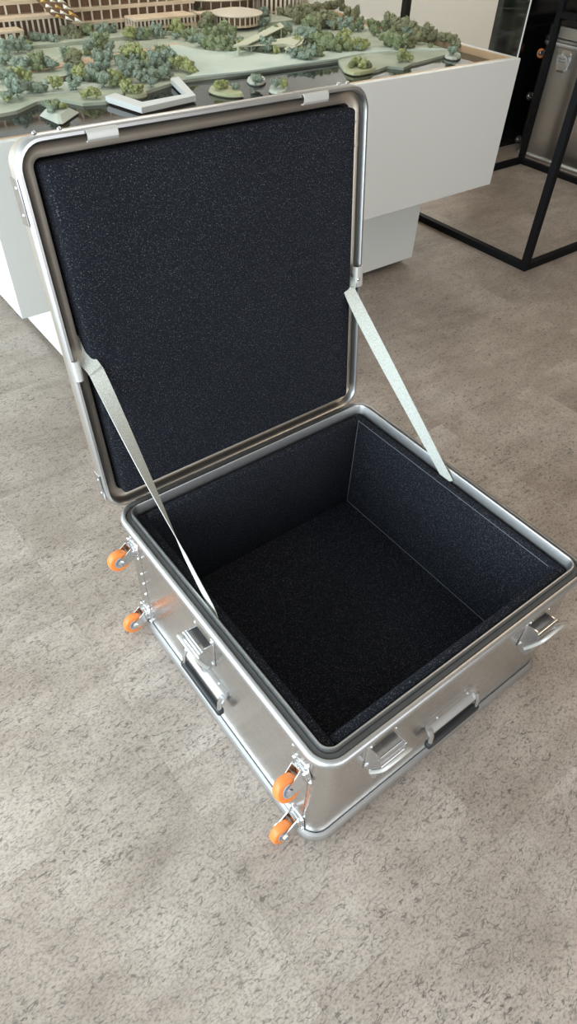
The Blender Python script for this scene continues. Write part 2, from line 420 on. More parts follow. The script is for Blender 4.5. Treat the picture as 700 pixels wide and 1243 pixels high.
# casters ---------------------------------------------------------------
def make_caster(parent, m_):
    bm = bmesh.new()
    box(bm, -.023, .023, -.023, .023, 0, .0028, None, .0012, 1)
    for sx in (-1, 1):
        for sy in (-1, 1): dome(bm, (sx*.0175, sy*.0175, .0027), (0, 0, 1), .0045, .0035)
    lathe(bm, [(.0195, .0026), (.0195, .0055), (.0175, .0065), (.0185, .0075), (.0185, .0105), (.012, .0115)], (0, 0, 0), (0, 0, 1), 20)
    c = obj('caster', bm, M['chrome'], parent, 'zinc swivel caster with an orange wheel', smooth=40, mtx=m_)
    T, AX = .013, .040                          # trail and axle height
    f = bmesh.new()
    lathe(f, [(.0155, .0108), (.0160, .0128), (.010, .0140)], (0, 0, 0), (0, 0, 1), 18)
    for s in (-1, 1):
        pl = [(-.015, .011), (.017, .011), (T+.0105, AX-.004), (T+.008, AX+.007), (T, AX+.0095), (T-.008, AX+.006), (T-.0115, AX-.003)]
        a = [f.verts.new((x, s*.0118, z)) for x, z in pl]; b = [f.verts.new((x, s*.0137, z)) for x, z in pl]
        f.faces.new(a); f.faces.new(b[::-1])
        for i in range(len(pl)): f.faces.new([a[i], a[(i+1) % len(pl)], b[(i+1) % len(pl)], b[i]])
        lathe(f, [(.0058, .0137*1), (.0058, .0168), (.0030, .0172)], (T, 0, AX), (0, s, 0), 6)
    box(f, -.015, .017, -.0130, .0130, .0112, .0132)
    obj('fork', f, M['chrome'], c, smooth=35)
    w = bmesh.new(); n = 28
    lathe(w, [(.0140, -.0092), (.0212, -.0098), (.0238, -.0080), (.0250, -.0045), (.0252, 0), (.0250, .0045), (.0238, .0080), (.0212, .0098), (.0140, .0092)], (T, 0, AX), (0, 1, 0), n)
    obj('wheel', w, M['orange'], c, 'orange wheel tread', smooth=60)
    h = bmesh.new()
    for s in (-1, 1): lathe(h, [(.0138, .0085), (.0138, .0101), (.0125, .0106), (.0110, .0096), (.0070, .0094), (.0066, .0112)], (T, 0, AX), (0, s, 0), 20)
    obj('hub', h, M['hub'], c, smooth=40)
    return c
def wall_mtx(parent, o, Xdir, normal):
    X = Vector(Xdir).normalized(); Zn = Vector(normal); Y = Zn.cross(X)
    return local_to(parent, basis(o, X, Y))
CASTERS = [((BW, .662, .283), (0, -.1, -1)), ((BW, .662, .047), (0, -.15, -1)), ((BW, .060, .272), (0, -.42, -.9)), ((BW, .060, .047), (0, -.12, -1))]
proto = None
for o_, tr in CASTERS:
    m_ = wall_mtx(case, o_, tr, (-1, 0, 0))
    if proto is None: proto = make_caster(case, m_)
    else: c = copy_tree(proto, case); c.matrix_local = m_

# latches ---------------------------------------------------------------
LS = (1.16, 1.22, 1.25)
def make_latch(parent, m_):
    bm = bmesh.new()
    box(bm, -.030, .030, -.034, .040, 0, .0018, None, .0008, 1)
    for sx in (-1, 1):
        for y in (.034, -.028): dome(bm, (sx*.025, y, .0017), (0, 0, 1), .0035, .0028)
    bmesh.ops.scale(bm, verts=bm.verts, vec=LS); lt = obj('latch', bm, M['chrome'], parent, 'zinc lever latch with wire bail', smooth=40, mtx=m_)
    pr = [(-.036, .0018), (-.043, .006), (-.045, .012), (-.042, .019), (-.034, .0225), (.016, .0255), (.023, .0235), (.026, .017), (.024, .0018)]
    for s in (-1, 1):
        c = bmesh.new()
        a = [c.verts.new((s*.0225, y, z)) for y, z in pr]; b = [c.verts.new((s*.0245, y, z)) for y, z in pr]
        c.faces.new(a); c.faces.new(b[::-1])
        for i in range(len(pr)): c.faces.new([a[i], a[(i+1) % len(pr)], b[(i+1) % len(pr)], b[i]])
        dome(c, (s*.0245, -.033, .012), (s, 0, 0), .004, .002)
        bmesh.ops.scale(c, verts=c.verts, vec=LS); obj('cheek', c, M['chrome'], lt, smooth=35)
    l = bmesh.new()
    vsx = [(.002, .0245), (-.032, .0222), (-.040, .0180), (-.043, .0110)]
    for (y0, z0), (y1, z1) in zip(vsx, vsx[1:]):
        a = [l.verts.new(p) for p in ((-.0224, y0, z0), (.0224, y0, z0), (.0224, y1, z1), (-.0224, y1, z1))]
        b = [l.verts.new((v.co.x, v.co.y, v.co.z-.0018)) for v in a]
        l.faces.new(a); l.faces.new(b[::-1])
        for i in range(4): l.faces.new([a[i], a[(i+1) % 4], b[(i+1) % 4], b[i]])
    bmesh.ops.scale(l, verts=l.verts, vec=LS); obj('lever', l, M['rim'], lt, smooth=30)
    p = bmesh.new()
    tube(p, ((-.0265, .020, .0215), (.0265, .020, .0215)), .0046, 10)
    bmesh.ops.scale(p, verts=p.verts, vec=LS); obj('pin', p, M['chrome'], lt, smooth=40)
    p = bmesh.new(); tube(p, ((-.024, .0075, .0240), (.024, .0075, .0240)), .0030, 10)
    bmesh.ops.scale(p, verts=p.verts, vec=LS); obj('pin', p, M['chrome'], lt, smooth=40)
    k = bmesh.new()
    tube(k, [(-.0272, -.026, .014), (-.0278, -.008, .022), (-.0278, .012, .0300), (-.0262, .023, .0335), (-.020, .0275, .0345), (.020, .0275, .0345), (.0262, .023, .0335), (.0278, .012, .0300), (.0278, -.008, .022), (.0272, -.026, .014)], .0029, 8)
    bmesh.ops.scale(k, verts=k.verts, vec=LS); obj('bail', k, M['white_clip'], lt, smooth=60)
    t = bmesh.new(); box(t, -.022, .022, .030, .048, .0016, .0034, None, .0008, 1)
    bmesh.ops.scale(t, verts=t.verts, vec=LS); obj('latch_tab', t, M['alu_tinted'], lt)
    return lt
LATCHES = [((.146, BW, .268), (1, 0, 0)), ((.577, BW, .268), (1, 0, 0)), ((BW, .372, .268), (0, -1, 0)), ((W-BW, .372, .268), (0, 1, 0))]
lp = None
for o_, X in LATCHES:
    m_ = local_to(case, basis(o_, X, (0, 0, 1)))
    if lp is None: lp = make_latch(case, m_)
    else: c = copy_tree(lp, case); c.matrix_local = m_

# handles ---------------------------------------------------------------
def make_handle(parent, m_):
    b = bmesh.new(); prof = [(.020, .0002), (.020, .002), (.006, .003), (.001, .005), (-.006, .011), (-.012, .0155), (-.013, .0142), (-.007, .0095), (-.0025, .0040), (.004, .0002)]
    ra = [b.verts.new((-.075, y, z)) for y, z in prof]; rb = [b.verts.new((.075, y, z)) for y, z in prof]
    b.faces.new(ra); b.faces.new(rb[::-1])
    for i in range(len(prof)): b.faces.new([ra[i], ra[(i+1) % len(prof)], rb[(i+1) % len(prof)], rb[i]])
    for x in (-.045, .045): dome(b, (x, .013, .0022), (0, 0, 1), .004, .003)
    hd = obj('handle', b, M['rim'], parent, 'drop handle with a black rubber grip', smooth=40, mtx=m_)
    for s in (-1, 1):
        g = bmesh.new(); tube(g, ((s*.0680, .002, .010), (s*.0680, -.014, .0165), (s*.0680, -.042, .0190)), .0054, 12)
        obj('handle_bar', g, M['chrome'], hd, smooth=50)
    k = bmesh.new()
    box(k, -.077, .077, -.056, -.037, .0100, .0270, None, .0065, 3)
    obj('grip', k, M['rubber'], hd, 'black rubber grip', smooth=60)
    return hd
HANDLES = [((.362, BW, .165), (1, 0, 0)), ((BW, .372, .165), (0, -1, 0)), ((W-BW, .372, .165), (0, 1, 0))]
hp = None
for o_, X in HANDLES:
    m_ = local_to(case, basis(o_, X, (0, 0, 1)))
    if hp is None: hp = make_handle(case, m_)
    else: c = copy_tree(hp, case); c.matrix_local = m_

# lid -------------------------------------------------------------------
TH = math.radians(6.34); LH = 0.7243
LO = Vector((0, 0.7303, 0.3397))
U = Vector((0, math.sin(TH), math.cos(TH)))
LM = basis(LO, (1, 0, 0), U)
def lidw(x, v, n): return LM @ Vector((x, v, n))
LD = -0.075
PL = rrect(0, W, 0, LH, 0.05)
bm = bmesh.new()
rg = sweep(bm, PL, [(-BW, -.010), (-BW, LD+.006), (-BW-.006, LD), (-BW-.035, LD)]); bm.faces.new(rg[-1])
rg = sweep(bm, PL, [(-BW-.0015, -.010), (-.0145, -.012), (-.0150, -.058), (-.040, -.058)]); bm.faces.new(rg[-1])
lid = obj('lid', bm, M['alu_tinted'], case, mtx=local_to(case, LM), smooth=35)
bm = bmesh.new()
sweep(bm, PL, [(-.014, -.026), (-.0105, -.026), (-.004, -.0225), (-.0006, -.016), (0, -.010), (-.0015, -.004), (-.0045, -.0005), (-.009, 0), (-.0105, -.0015), (-.0125, -.010), (-.0145, -.018)], True)
obj('lid_rim', bm, M['rim'], lid, smooth=40)
bm = bmesh.new()
sweep(bm, PL, [(-.0122, -.010), (-.0140, -.017), (-.0185, -.0215), (-.0270, -.0225), (-.0345, -.024), (-.0355, -.057), (-.0335, -.057), (-.0325, -.027), (-.0180, -.0255), (-.0125, -.020)], True)
obj('lid_channel', bm, M['alu_tinted'], lid, smooth=40)
# foam block: front face eased, deeper edges
bm = bmesh.new()
fx0, fx1, fy0, fy1 = .040, .682, .036, .684
box(bm, fx0, fx1, fy0, fy1, -.0575, .004, None, .009, 3)
# strap pulls the left edge of the foam in a little
bmesh.ops.subdivide_edges(bm, edges=[e for e in bm.edges if e.calc_length() > .3], cuts=24, use_grid_fill=True)
for v in bm.verts:
    d = max(0, 1 - abs(v.co.y - .340)/.03)
    if v.co.x < .075 and v.co.z > -.03: v.co.z -= .014*d*d*(1 if v.co.x < .055 else .4); 
    if v.co.x < .052 and v.co.z > -.04: v.co.x += .008*d*d
obj('lid_foam', bm, M['foam'], lid, 'black foam block filling the lid', smooth=50)
# keeper clips
def clip(px, py, ang, w=.05, lip=.016):
    m_ = Matrix.Translation((px, py, 0)) @ Matrix.Rotation(ang, 4, 'Z')
    b = bmesh.new(); pr = [(-.0035, .0004), (-.0035, .0022), (-.0060, .0058), (-.0095, .0072), (-lip+.004, .0066), (-lip, .0030), (-lip-.001, -.004), (-lip+.001, -.004), (-lip+.0022, .0026), (-lip+.005, .0048), (-.0095, .0054), (-.0070, .0040)]
    a = [b.verts.new((-w/2, y, z)) for y, z in pr]; c = [b.verts.new((w/2, y, z)) for y, z in pr]
    b.faces.new(a); b.faces.new(c[::-1])
    for i in range(len(pr)): b.faces.new([a[i], a[(i+1) % len(pr)], c[(i+1) % len(pr)], c[i]])
    obj('keeper_clip', b, M['white_clip'], lid, 'pale metal keeper clip', mtx=m_, smooth=30)
clip(.146, LH, 0, .052, .021); clip(.577, LH, 0, .058, .021)
clip(0, .345, math.pi/2, .040, .018); clip(W, .345, -math.pi/2, .046, .026)
for p_, a_ in (((0, .655, -.018), (-1, 0, 0)), ((0, .615, -.018), (-1, 0, 0)), ((0, .085, -.018), (-1, 0, 0)), ((0, .050, -.018), (-1, 0, 0)), ((.045, LH, -.012), (0, 1, 0)), ((.085, LH, -.012), (0, 1, 0)),
               ((.645, LH, -.012), (0, 1, 0)), ((.668, LH, -.012), (0, 1, 0)), ((W-.022, .655, -.0222), (0, 0, 1)), ((W-.022, .612, -.0222), (0, 0, 1)), ((W-.02, .34, .0062), (0, 0, 1))):
    bm = bmesh.new(); dome(bm, p_, a_, .0042, .0035); obj('rivet', bm, M['chrome'], lid, smooth=60)
for y0, y1 in ((.60, .67), (.035, .10)):
    obj('bracket_plate', B(-.0022, -.0002, y0, y1, -.032, -.006), M['chrome'], lid)
# hinge
bm = bmesh.new(); tube(bm, ((.06, .7268, .3480), (W-.06, .7268, .3480)), .0042, 10)
obj('hinge', bm, M['rim'], case, world=True, smooth=60)

# straps
def ribbon(name, pts, n=40, wd=.030, th=.0014, label=None):
    """pts: (position, width direction); Catmull-Rom through them"""
    Pp = [Vector(p) for p, _ in pts]; Wd = [Vector(w).normalized() for _, w in pts]; b = bmesh.new(); rows = []
    def cr(A, i, t):
        a, b_, c, d = A[max(i-1, 0)], A[i], A[i+1], A[min(i+2, len(A)-1)]
        return .5*((2*b_) + (c-a)*t + (2*a-5*b_+4*c-d)*t*t + (3*b_-a-3*c+d)*t**3)
    seg = len(pts)-1; S_ = []
    for i in range(seg):
        for k in range(n//seg): S_.append((cr(Pp, i, k/(n//seg)), Wd[i].lerp(Wd[i+1], k/(n//seg)).normalized()))
    S_.append((Pp[-1], Wd[-1]))
    for k, (p, w) in enumerate(S_):
        t = (S_[min(k+1, len(S_)-1)][0] - S_[max(k-1, 0)][0]).normalized()
        w = (w - t*w.dot(t)).normalized(); nn = t.cross(w)
        rows.append([b.verts.new(p + w*a*wd/2 + nn*c*th/2) for a, c in ((-1, -1), (1, -1), (1, 1), (-1, 1))])
    for a, c in zip(rows, rows[1:]):
        for j in range(4): b.faces.new([a[j], a[(j+1) % 4], c[(j+1) % 4], c[j]])
    b.faces.new(rows[0]); b.faces.new(rows[-1][::-1])
    return obj(name, b, M['strap'], case, label, world=True, smooth=50)
LX = Vector((1, 0, 0)); LU = U; LN = LM.to_3x3() @ Vector((0, 0, 1))
e1 = Vector((.0345, .368, H-.020)); s1 = lidw(.043, .330, .006)
tdir = (e1 - s1).normalized(); side = LX.cross(tdir).normalized()
ribbon('strap', [(lidw(.036, .385, -.050), LN), (lidw(.0365, .356, -.014), (LX*.45+LN*.6)), (lidw(.041, .340, .006), LX), (lidw(.0445, .315, .018), LX),
                 (s1.lerp(e1, .40), LX*.62 + side*.55), (s1.lerp(e1, .75), LX*.12 + side), (e1+Vector((0, .015, .024)), side), (e1, side)], 56, label='pale webbing strap twisted along its length')
e2 = Vector((W-.0345, .368, H-.020)); s2 = lidw(.672, .318, .006)
td2 = (e2 - s2).normalized(); sd2 = LX.cross(td2).normalized()
ribbon('strap', [(lidw(.686, .335, -.030), LX*.3+LU), (lidw(.683, .330, -.004), (LX*.9+LU*.35)), (lidw(.674, .316, .010), LX*.9+LU*.25), (s2.lerp(e2, .2), LX*.72-sd2*.6),
                 (s2.lerp(e2, .55), LX*.35-sd2), (s2.lerp(e2, .9), -sd2), (e2, -sd2)], 56, label='pale webbing strap on the right side')

# ------------------------------------------------------------------ display table
TX0, TX1, TY0, TY1, TZ0, TZ1 = 0.15, 2.28, 1.60, 3.45, 0.355, 0.824
table = thing('display_table', 'white box table on a recessed plinth carrying the architectural model', 'table', ((TX0+TX1)/2, (TY0+TY1)/2, 0))
bm = bmesh.new(); box(bm, TX0+.0222, TX1-.0222, TY0+.0222, TY1-.0222, .770, .785)
obj('tray_floor', bm, M['tabletop'], table, world=True)
bm = bmesh.new()
sweep(bm, [(TX0, TY0, -1, -1), (TX1, TY0, 1, -1), (TX1, TY1, 1, 1), (TX0, TY1, -1, 1)], [(-.022, TZ0), (-.0015, TZ0), (0, TZ0+.0015), (0, TZ1-.0015), (-.0015, TZ1), (-.022, TZ1)], True)
box(bm, TX0+.022, TX1-.022, TY0+.022, TY1-.022, TZ0, TZ0+.004)
obj('table_box', bm, M['tabletop'], table, world=True)
bm = bmesh.new(); box(bm, .32, 2.02, 1.75, 3.30, .03, TZ0, None, .0015, 1)
obj('plinth', bm, M['tabletop'], table, world=True)
for x in (.45, 1.84):
    for y in (1.80, 3.2):
        bm = bmesh.new(); lathe(bm, [(.012, -.011), (.015, -.009), (.015, .009), (.012, .011)], (x, y, .015), (1, 0, 0), 16)
        obj('caster', bm, M['black_steel'], table, world=True, smooth=40)

# ------------------------------------------------------------------ architectural model
SHORE = [(0.25, 1.896), (0.319, 1.894), (0.371, 1.902), (0.457, 1.963), (0.524, 1.967), (0.566, 1.883), (0.633, 1.867), (0.693, 1.886), (0.751, 1.965), (0.769, 1.9), (0.887, 1.95), (0.949, 1.977), (0.972, 1.978), (1.23, 1.971), (1.415, 1.972), (1.651, 1.97), (1.621, 1.925), (1.562, 1.828), (1.598, 1.769), (1.687, 1.778), (1.752, 1.802), (1.791, 1.753), (1.868, 1.787), (2.068, 1.825), (2.089, 1.752), (2.206, 1.822), (2.279, 1.836), (2.279, 1.819)]
PROM = [(0.969, 1.972), (1.22, 1.957), (1.404, 1.959), (1.633, 1.96), (1.794, 1.988), (2.022, 1.942), (2.214, 1.849), (1.824, 2.071), (1.619, 1.982), (1.448, 2.067), (1.399, 2.213), (1.243, 2.32), (1.216, 2.429), (1.166, 2.437), (1.103, 2.357), (1.077, 2.251), (1.104, 2.124), (1.067, 2.01)]
PATH1 = [(0.447, 2.307), (0.581, 2.365), (0.731, 2.369), (0.877, 2.411), (1.049, 2.417), (1.248, 2.483), (1.218, 2.431), (1.146, 2.402), (0.983, 2.359), (0.832, 2.319), (0.644, 2.307), (0.425, 2.247)]
PATH2 = [(2.361, 2.804), (2.391, 2.421), (2.296, 2.377), (2.161, 2.396), (2.095, 2.551), (2.093, 2.638)]
SHEL = [(0.405, 2.122), (0.47, 2.154), (0.575, 2.145), (0.69, 2.085), (0.708, 2.005), (0.624, 2.005), (0.52, 2.017), (0.421, 2.028)]
LAKE1 = [(0.61, 2.186), (0.655, 2.199), (0.756, 2.224), (0.804, 2.199), (0.808, 2.145), (0.778, 2.086), (0.717, 2.082), (0.652, 2.128), (0.602, 2.143)]
PIER_O = [(0.638, 1.875), (0.675, 1.715), (0.884, 1.752), (0.955, 1.976), (0.92, 1.97), (0.867, 1.783), (0.706, 1.767), (0.681, 1.894)]
ISL_OCT = [(0.413, 1.841), (0.453, 1.894), (0.494, 1.901), (0.519, 1.868), (0.524, 1.817), (0.438, 1.737), (0.426, 1.743)]
ISL_B = [(0.971, 1.822), (1.003, 1.862), (1.039, 1.878), (1.071, 1.838), (1.057, 1.731), (1.027, 1.725), (0.986, 1.758)]
ISL_C = [(1.17, 1.894), (1.214, 1.922), (1.247, 1.905), (1.229, 1.851), (1.182, 1.814), (1.148, 1.833)]
ISL_D = [(1.144, 1.729), (1.201, 1.792), (1.251, 1.766), (1.204, 1.697), (1.162, 1.685)]
ISL_E = [(1.575, 1.857), (1.637, 1.882), (1.709, 1.845), (1.696, 1.795), (1.644, 1.766), (1.556, 1.758), (1.548, 1.802)]
ISL_P = [(0.718, 1.914), (0.749, 1.93), (0.788, 1.909), (0.785, 1.877), (0.749, 1.865), (0.722, 1.879)]
ISL_W = [(2.072, 1.814), (2.153, 1.871), (2.193, 1.835), (2.141, 1.78), (2.083, 1.762)]
CAN_A = [(1.301, 2.163), (1.734, 2.45), (1.696, 2.371), (1.357, 2.152)]
CAN_B = [(1.322, 2.199), (1.406, 2.223), (1.726, 2.259), (1.557, 2.118), (1.537, 2.16)]
CAN_C = [(1.5, 2.111), (1.754, 2.294), (1.607, 2.14), (1.497, 2.082)]
TREES = [(0.59,2.555,0.054,'t'),(0.644,2.587,0.054,'t'),(0.695,2.622,0.04,'g'),(0.757,2.687,0.057,'t'),(0.784,2.674,0.041,'t'),(0.808,2.646,0.04,'t'),(0.89,2.689,0.049,'o'),(0.918,2.675,0.049,'o'),(0.975,2.7,0.058,'g'),(0.965,2.62,0.041,'t'),(0.863,2.45,0.046,'t'),(0.752,2.362,0.051,'g'),(0.742,2.312,0.058,'o'),(0.758,2.444,0.038,'t'),(0.53,2.42,0.051,'t'),(0.551,2.306,0.063,'t'),(0.6,2.306,0.064,'g'),(0.64,2.285,0.049,'t'),(0.459,2.208,0.054,'t'),(0.494,2.202,0.047,'y'),(0.543,2.236,0.034,'t'),(0.563,2.13,0.027,'t'),(0.659,2.175,0.041,'t'),(0.663,2.101,0.053,'y'),(0.695,2.085,0.047,'t'),(0.377,1.993,0.037,'y'),(0.419,2.011,0.056,'t'),(0.467,2.048,0.038,'t'),(0.489,2.036,0.045,'t'),(0.518,2.042,0.026,'t'),(0.558,2.043,0.045,'y'),(0.607,2.017,0.045,'t'),(0.595,1.915,0.037,'y'),(0.619,1.903,0.037,'y'),(1.024,2.677,0.05,'t'),(1.083,2.701,0.042,'t'),(0.939,2.504,0.063,'g'),(0.942,2.442,0.039,'t'),(0.992,2.448,0.027,'t'),(1.055,2.449,0.024,'y'),(1.098,2.591,0.058,'y'),(1.142,2.604,0.042,'g'),(1.171,2.591,0.042,'g'),(1.222,2.601,0.05,'t'),(1.246,2.59,0.034,'t'),(1.32,2.592,0.059,'y'),(1.275,2.542,0.033,'t'),(0.817,2.275,0.05,'t'),(0.842,2.262,0.05,'t'),(0.886,2.267,0.044,'t'),(0.943,2.295,0.067,'y'),(0.967,2.254,0.051,'y'),(0.977,2.194,0.05,'g'),(1.048,2.242,0.052,'g'),(0.823,2.115,0.055,'t'),(0.87,2.116,0.055,'t'),(0.913,2.12,0.049,'g'),(0.96,2.122,0.056,'t'),(1.004,2.126,0.064,'t'),(1.02,2.091,0.056,'y'),(1.04,2.068,0.049,'y'),(1.037,2.031,0.035,'y'),(0.737,2.135,0.048,'t'),(0.7,2.012,0.052,'t'),(0.746,2.011,0.052,'y'),(0.805,2.051,0.054,'t'),(0.831,2.013,0.046,'t'),(0.877,2.013,0.054,'t'),(0.923,2.014,0.047,'t'),(0.831,1.943,0.039,'t'),(1.483,2.628,0.07,'o'),(1.58,2.741,0.046,'o'),(1.56,2.832,0.056,'o'),(1.325,2.484,0.05,'g'),(1.296,2.381,0.056,'t'),(1.3,2.462,0.033,'t'),(1.373,2.394,0.057,'g'),(1.419,2.405,0.066,'g'),(1.503,2.471,0.051,'g'),(1.288,2.304,0.055,'g'),(1.318,2.274,0.062,'g'),(1.387,2.321,0.048,'t'),(1.474,2.379,0.033,'t'),(1.417,2.274,0.04,'y'),(1.43,2.235,0.039,'t'),(1.47,2.248,0.04,'g'),(1.465,2.186,0.047,'t'),(1.524,2.222,0.048,'t'),(1.478,2.133,0.031,'y'),(1.679,2.616,0.054,'t'),(1.741,2.629,0.064,'t'),(1.86,2.743,0.057,'t'),(1.703,2.727,0.046,'g'),(1.981,3.014,0.041,'t'),(1.967,2.785,0.049,'g'),(1.67,2.393,0.051,'g'),(1.619,2.381,0.051,'g'),(1.956,2.745,0.048,'o'),(1.967,2.697,0.067,'o'),(2.029,2.714,0.058,'o'),(2.047,2.662,0.068,'o'),(2.149,2.707,0.069,'o'),(2.244,2.76,0.061,'o'),(2.283,2.744,0.061,'o'),(2.371,2.804,0.042,'o'),(1.93,2.585,0.065,'o'),(1.911,2.472,0.064,'g'),(1.945,2.457,0.073,'o'),(2.004,2.47,0.074,'o'),(2.018,2.424,0.055,'o'),(2.142,2.577,0.048,'g'),(2.232,2.581,0.049,'o'),(2.234,2.536,0.058,'o'),(2.035,2.376,0.064,'t'),(2.069,2.36,0.046,'t'),(1.7,2.416,0.043,'t'),(1.754,2.428,0.044,'t'),(1.777,2.343,0.06,'t'),(1.788,2.302,0.051,'t'),(1.632,2.203,0.041,'y'),(1.708,2.234,0.066,'t'),(1.725,2.192,0.066,'g'),(1.7,2.104,0.072,'g'),(1.711,2.066,0.064,'g'),(1.496,2.048,0.046,'t'),(1.505,2.014,0.045,'t'),(1.536,1.999,0.053,'t'),(1.597,2.029,0.054,'g'),(1.874,2.19,0.059,'y'),(1.761,2.075,0.048,'y'),(1.782,2.048,0.048,'y'),(1.823,2.045,0.057,'y'),(1.868,2.056,0.041,'y'),(2.172,2.354,0.046,'g'),(2.089,2.236,0.054,'g'),(2.09,2.351,0.055,'g'),(2.224,2.29,0.065,'o'),(2.207,2.219,0.073,'o'),(2.216,2.177,0.072,'o'),(2.218,2.138,0.063,'o'),(1.975,2.038,0.075,'g'),(1.969,1.974,0.074,'g'),(2.029,1.978,0.059,'o'),(2.135,2.031,0.061,'o'),(2.218,2.064,0.062,'o'),(2.223,2.025,0.053,'o'),(2.119,1.934,0.025,'g'),(2.233,1.967,0.052,'o'),(2.238,1.929,0.043,'o'),(2.239,1.894,0.034,'o'),(1.862,1.836,0.047,'y'),(1.873,1.816,0.039,'y'),(1.831,1.822,0.031,'g'),(2.116,1.804,0.049,'t'),(0.45,1.864,0.03,'t'),(0.457,1.832,0.035,'g'),(0.478,1.83,0.035,'y'),(0.439,1.814,0.029,'t'),(0.728,1.908,0.044,'y'),(0.741,1.89,0.038,'y'),(0.764,1.889,0.031,'y'),(1.002,1.806,0.038,'y'),(1.03,1.814,0.032,'y'),(1.052,1.78,0.026,'t'),(1.157,1.818,0.046,'t'),(1.181,1.734,0.039,'t'),(1.203,1.722,0.033,'y'),(1.626,1.838,0.037,'y'),(1.631,1.807,0.044,'y'),(1.651,1.797,0.03,'g'),(1.589,1.828,0.029,'g')]
ROOFTREES = []
WZ = 0.801
PROM = [(0.985,1.985),(1.22,1.960),(1.404,1.962),(1.633,1.963),(1.80,1.99),(2.02,1.945),(2.19,1.87),(2.02,2.0),(1.82,2.07),(1.62,2.08),(1.45,2.13),(1.40,2.213),(1.243,2.32),(1.216,2.429),(1.16,2.43),(1.10,2.357),(1.077,2.251),(1.10,2.124),(1.07,2.03)]
model = thing('architectural_model', 'landscape model with trees, islets, dark water and timber buildings on the white table', 'model', ((TX0+TX1)/2, (TY0+TY1)/2, .7862))
IX0, IX1, IY0, IY1 = TX0+.0225, TX1-.0225, TY0+.0225, TY1-.0225
obj('baseboard', B(IX0, IX1, IY0, IY1, .7862, .7985), M['wood'], model, world=True)
bm = bmesh.new(); sweep(bm, [(IX0, IY0, -1, -1), (IX1, IY0, 1, -1), (IX1, IY1, 1, 1), (IX0, IY1, -1, 1)], [(0, .7985), (0, .8235), (-.014, .8235), (-.014, .7985)], True)
obj('wooden_edge', bm, M['wood'], model, world=True)
obj('water', B(IX0+.0145, IX1-.0145, IY0+.0145, 2.35, .7985, WZ), M['water'], model, 'dark glossy water surface', world=True)
def poly_part(name, pts, z0, z1, m, sm=0, label=None):
    b = bmesh.new(); prism(b, smooth_poly(pts, sm) if sm else pts, z0, z1)
    return obj(name, b, m, model, label, world=True)
land = [p for p in SHORE if IX0+.015 < p[0] < IX1-.015]
land = [(IX0+.0145, 1.896)] + land[:-2] + [(2.19, 1.85), (2.20, 2.10), (2.235, 2.30), (2.18, 2.52), (2.10, 2.72), (2.03, 3.0), (1.95, IY1-.02), (IX0+.0145, IY1-.02)]
poly_part('terrain', land, WZ, .8100, M['land'])
obj('wood_margin', B(2.02, IX1-.0145, 2.36, IY1-.02, .7985, .8090), M['wood'], model, world=True)
poly_part('promenade', PROM, .8100, .8155, M['prom'], 0, 'pale teal plaza along the water')
poly_part('footpath', PATH1, .8100, .8125, M['path'], 1, 'tan curved path')
poly_part('footpath', SHEL, .8100, .8130, M['islet_grey'], 1, 'pale grey shore path')
poly_part('pond', LAKE1, .8100, .8118, M['water'], 1, 'small dark pond')
pr = poly_part('pier', PIER_O, .806, .8215, M['pier'], 0, 'pale angular pier enclosing a basin')
# hexagonal islet with sloping faces
def islet(pts, z, m, slope, label, sm=1):
    pts = smooth_poly(pts, sm) if sm else pts
    cx = sum(p[0] for p in pts)/len(pts); cy = sum(p[1] for p in pts)/len(pts)
    b = bmesh.new(); lv = []
    for s, zz in ((.90, WZ), (1.0, WZ+.004), (slope, z)):
        lv.append([b.verts.new((cx+(x-cx)*s, cy+(y-cy)*s, zz)) for x, y in pts])
    k = len(pts)
    for a, c in zip(lv, lv[1:]):
        for i in range(k): b.faces.new([a[i], a[(i+1) % k], c[(i+1) % k], c[i]])
    b.faces.new(lv[0][::-1]); b.faces.new(lv[-1])
    obj('islet', b, m, model, label, world=True)
islet(ISL_OCT, .818, M['islet_grey'], .55, 'faceted pale grey islet', 0)
islet(ISL_B, .813, M['islet'], .93, 'flat pale green islet')
islet(ISL_C, .812, M['islet_grey'], .9, 'small round grey islet')
islet(ISL_D, .812, M['islet_grey'], .9, 'small grey islet')
islet(ISL_E, .814, M['islet'], .93, 'oval pale green islet')
islet(ISL_P, .813, M['islet'], .95, 'round islet in the basin')
islet(ISL_W, .812, M['islet_grey'], .9, 'pale islet at the far end')
for pts, za, zb in ((CAN_A, .835, .85), (CAN_B, .826, .838), (CAN_C, .822, .834)):
    poly_part('canopy', pts, zb-.003, zb, M['canopy'], 0)
# supports below the canopies
for pts, zb in ((CAN_A, .847), (CAN_B, .835), (CAN_C, .831)):
    cx = sum(p[0] for p in pts)/len(pts); cy = sum(p[1] for p in pts)/len(pts)
    for x, y in pts[:3]:
        bm = bmesh.new(); tube(bm, ((x*.85+cx*.15, y*.85+cy*.15, .808), (x*.85+cx*.15, y*.85+cy*.15, zb)), .0025, 6)
        obj('canopy_post', bm, M['canopy'], model, world=True)

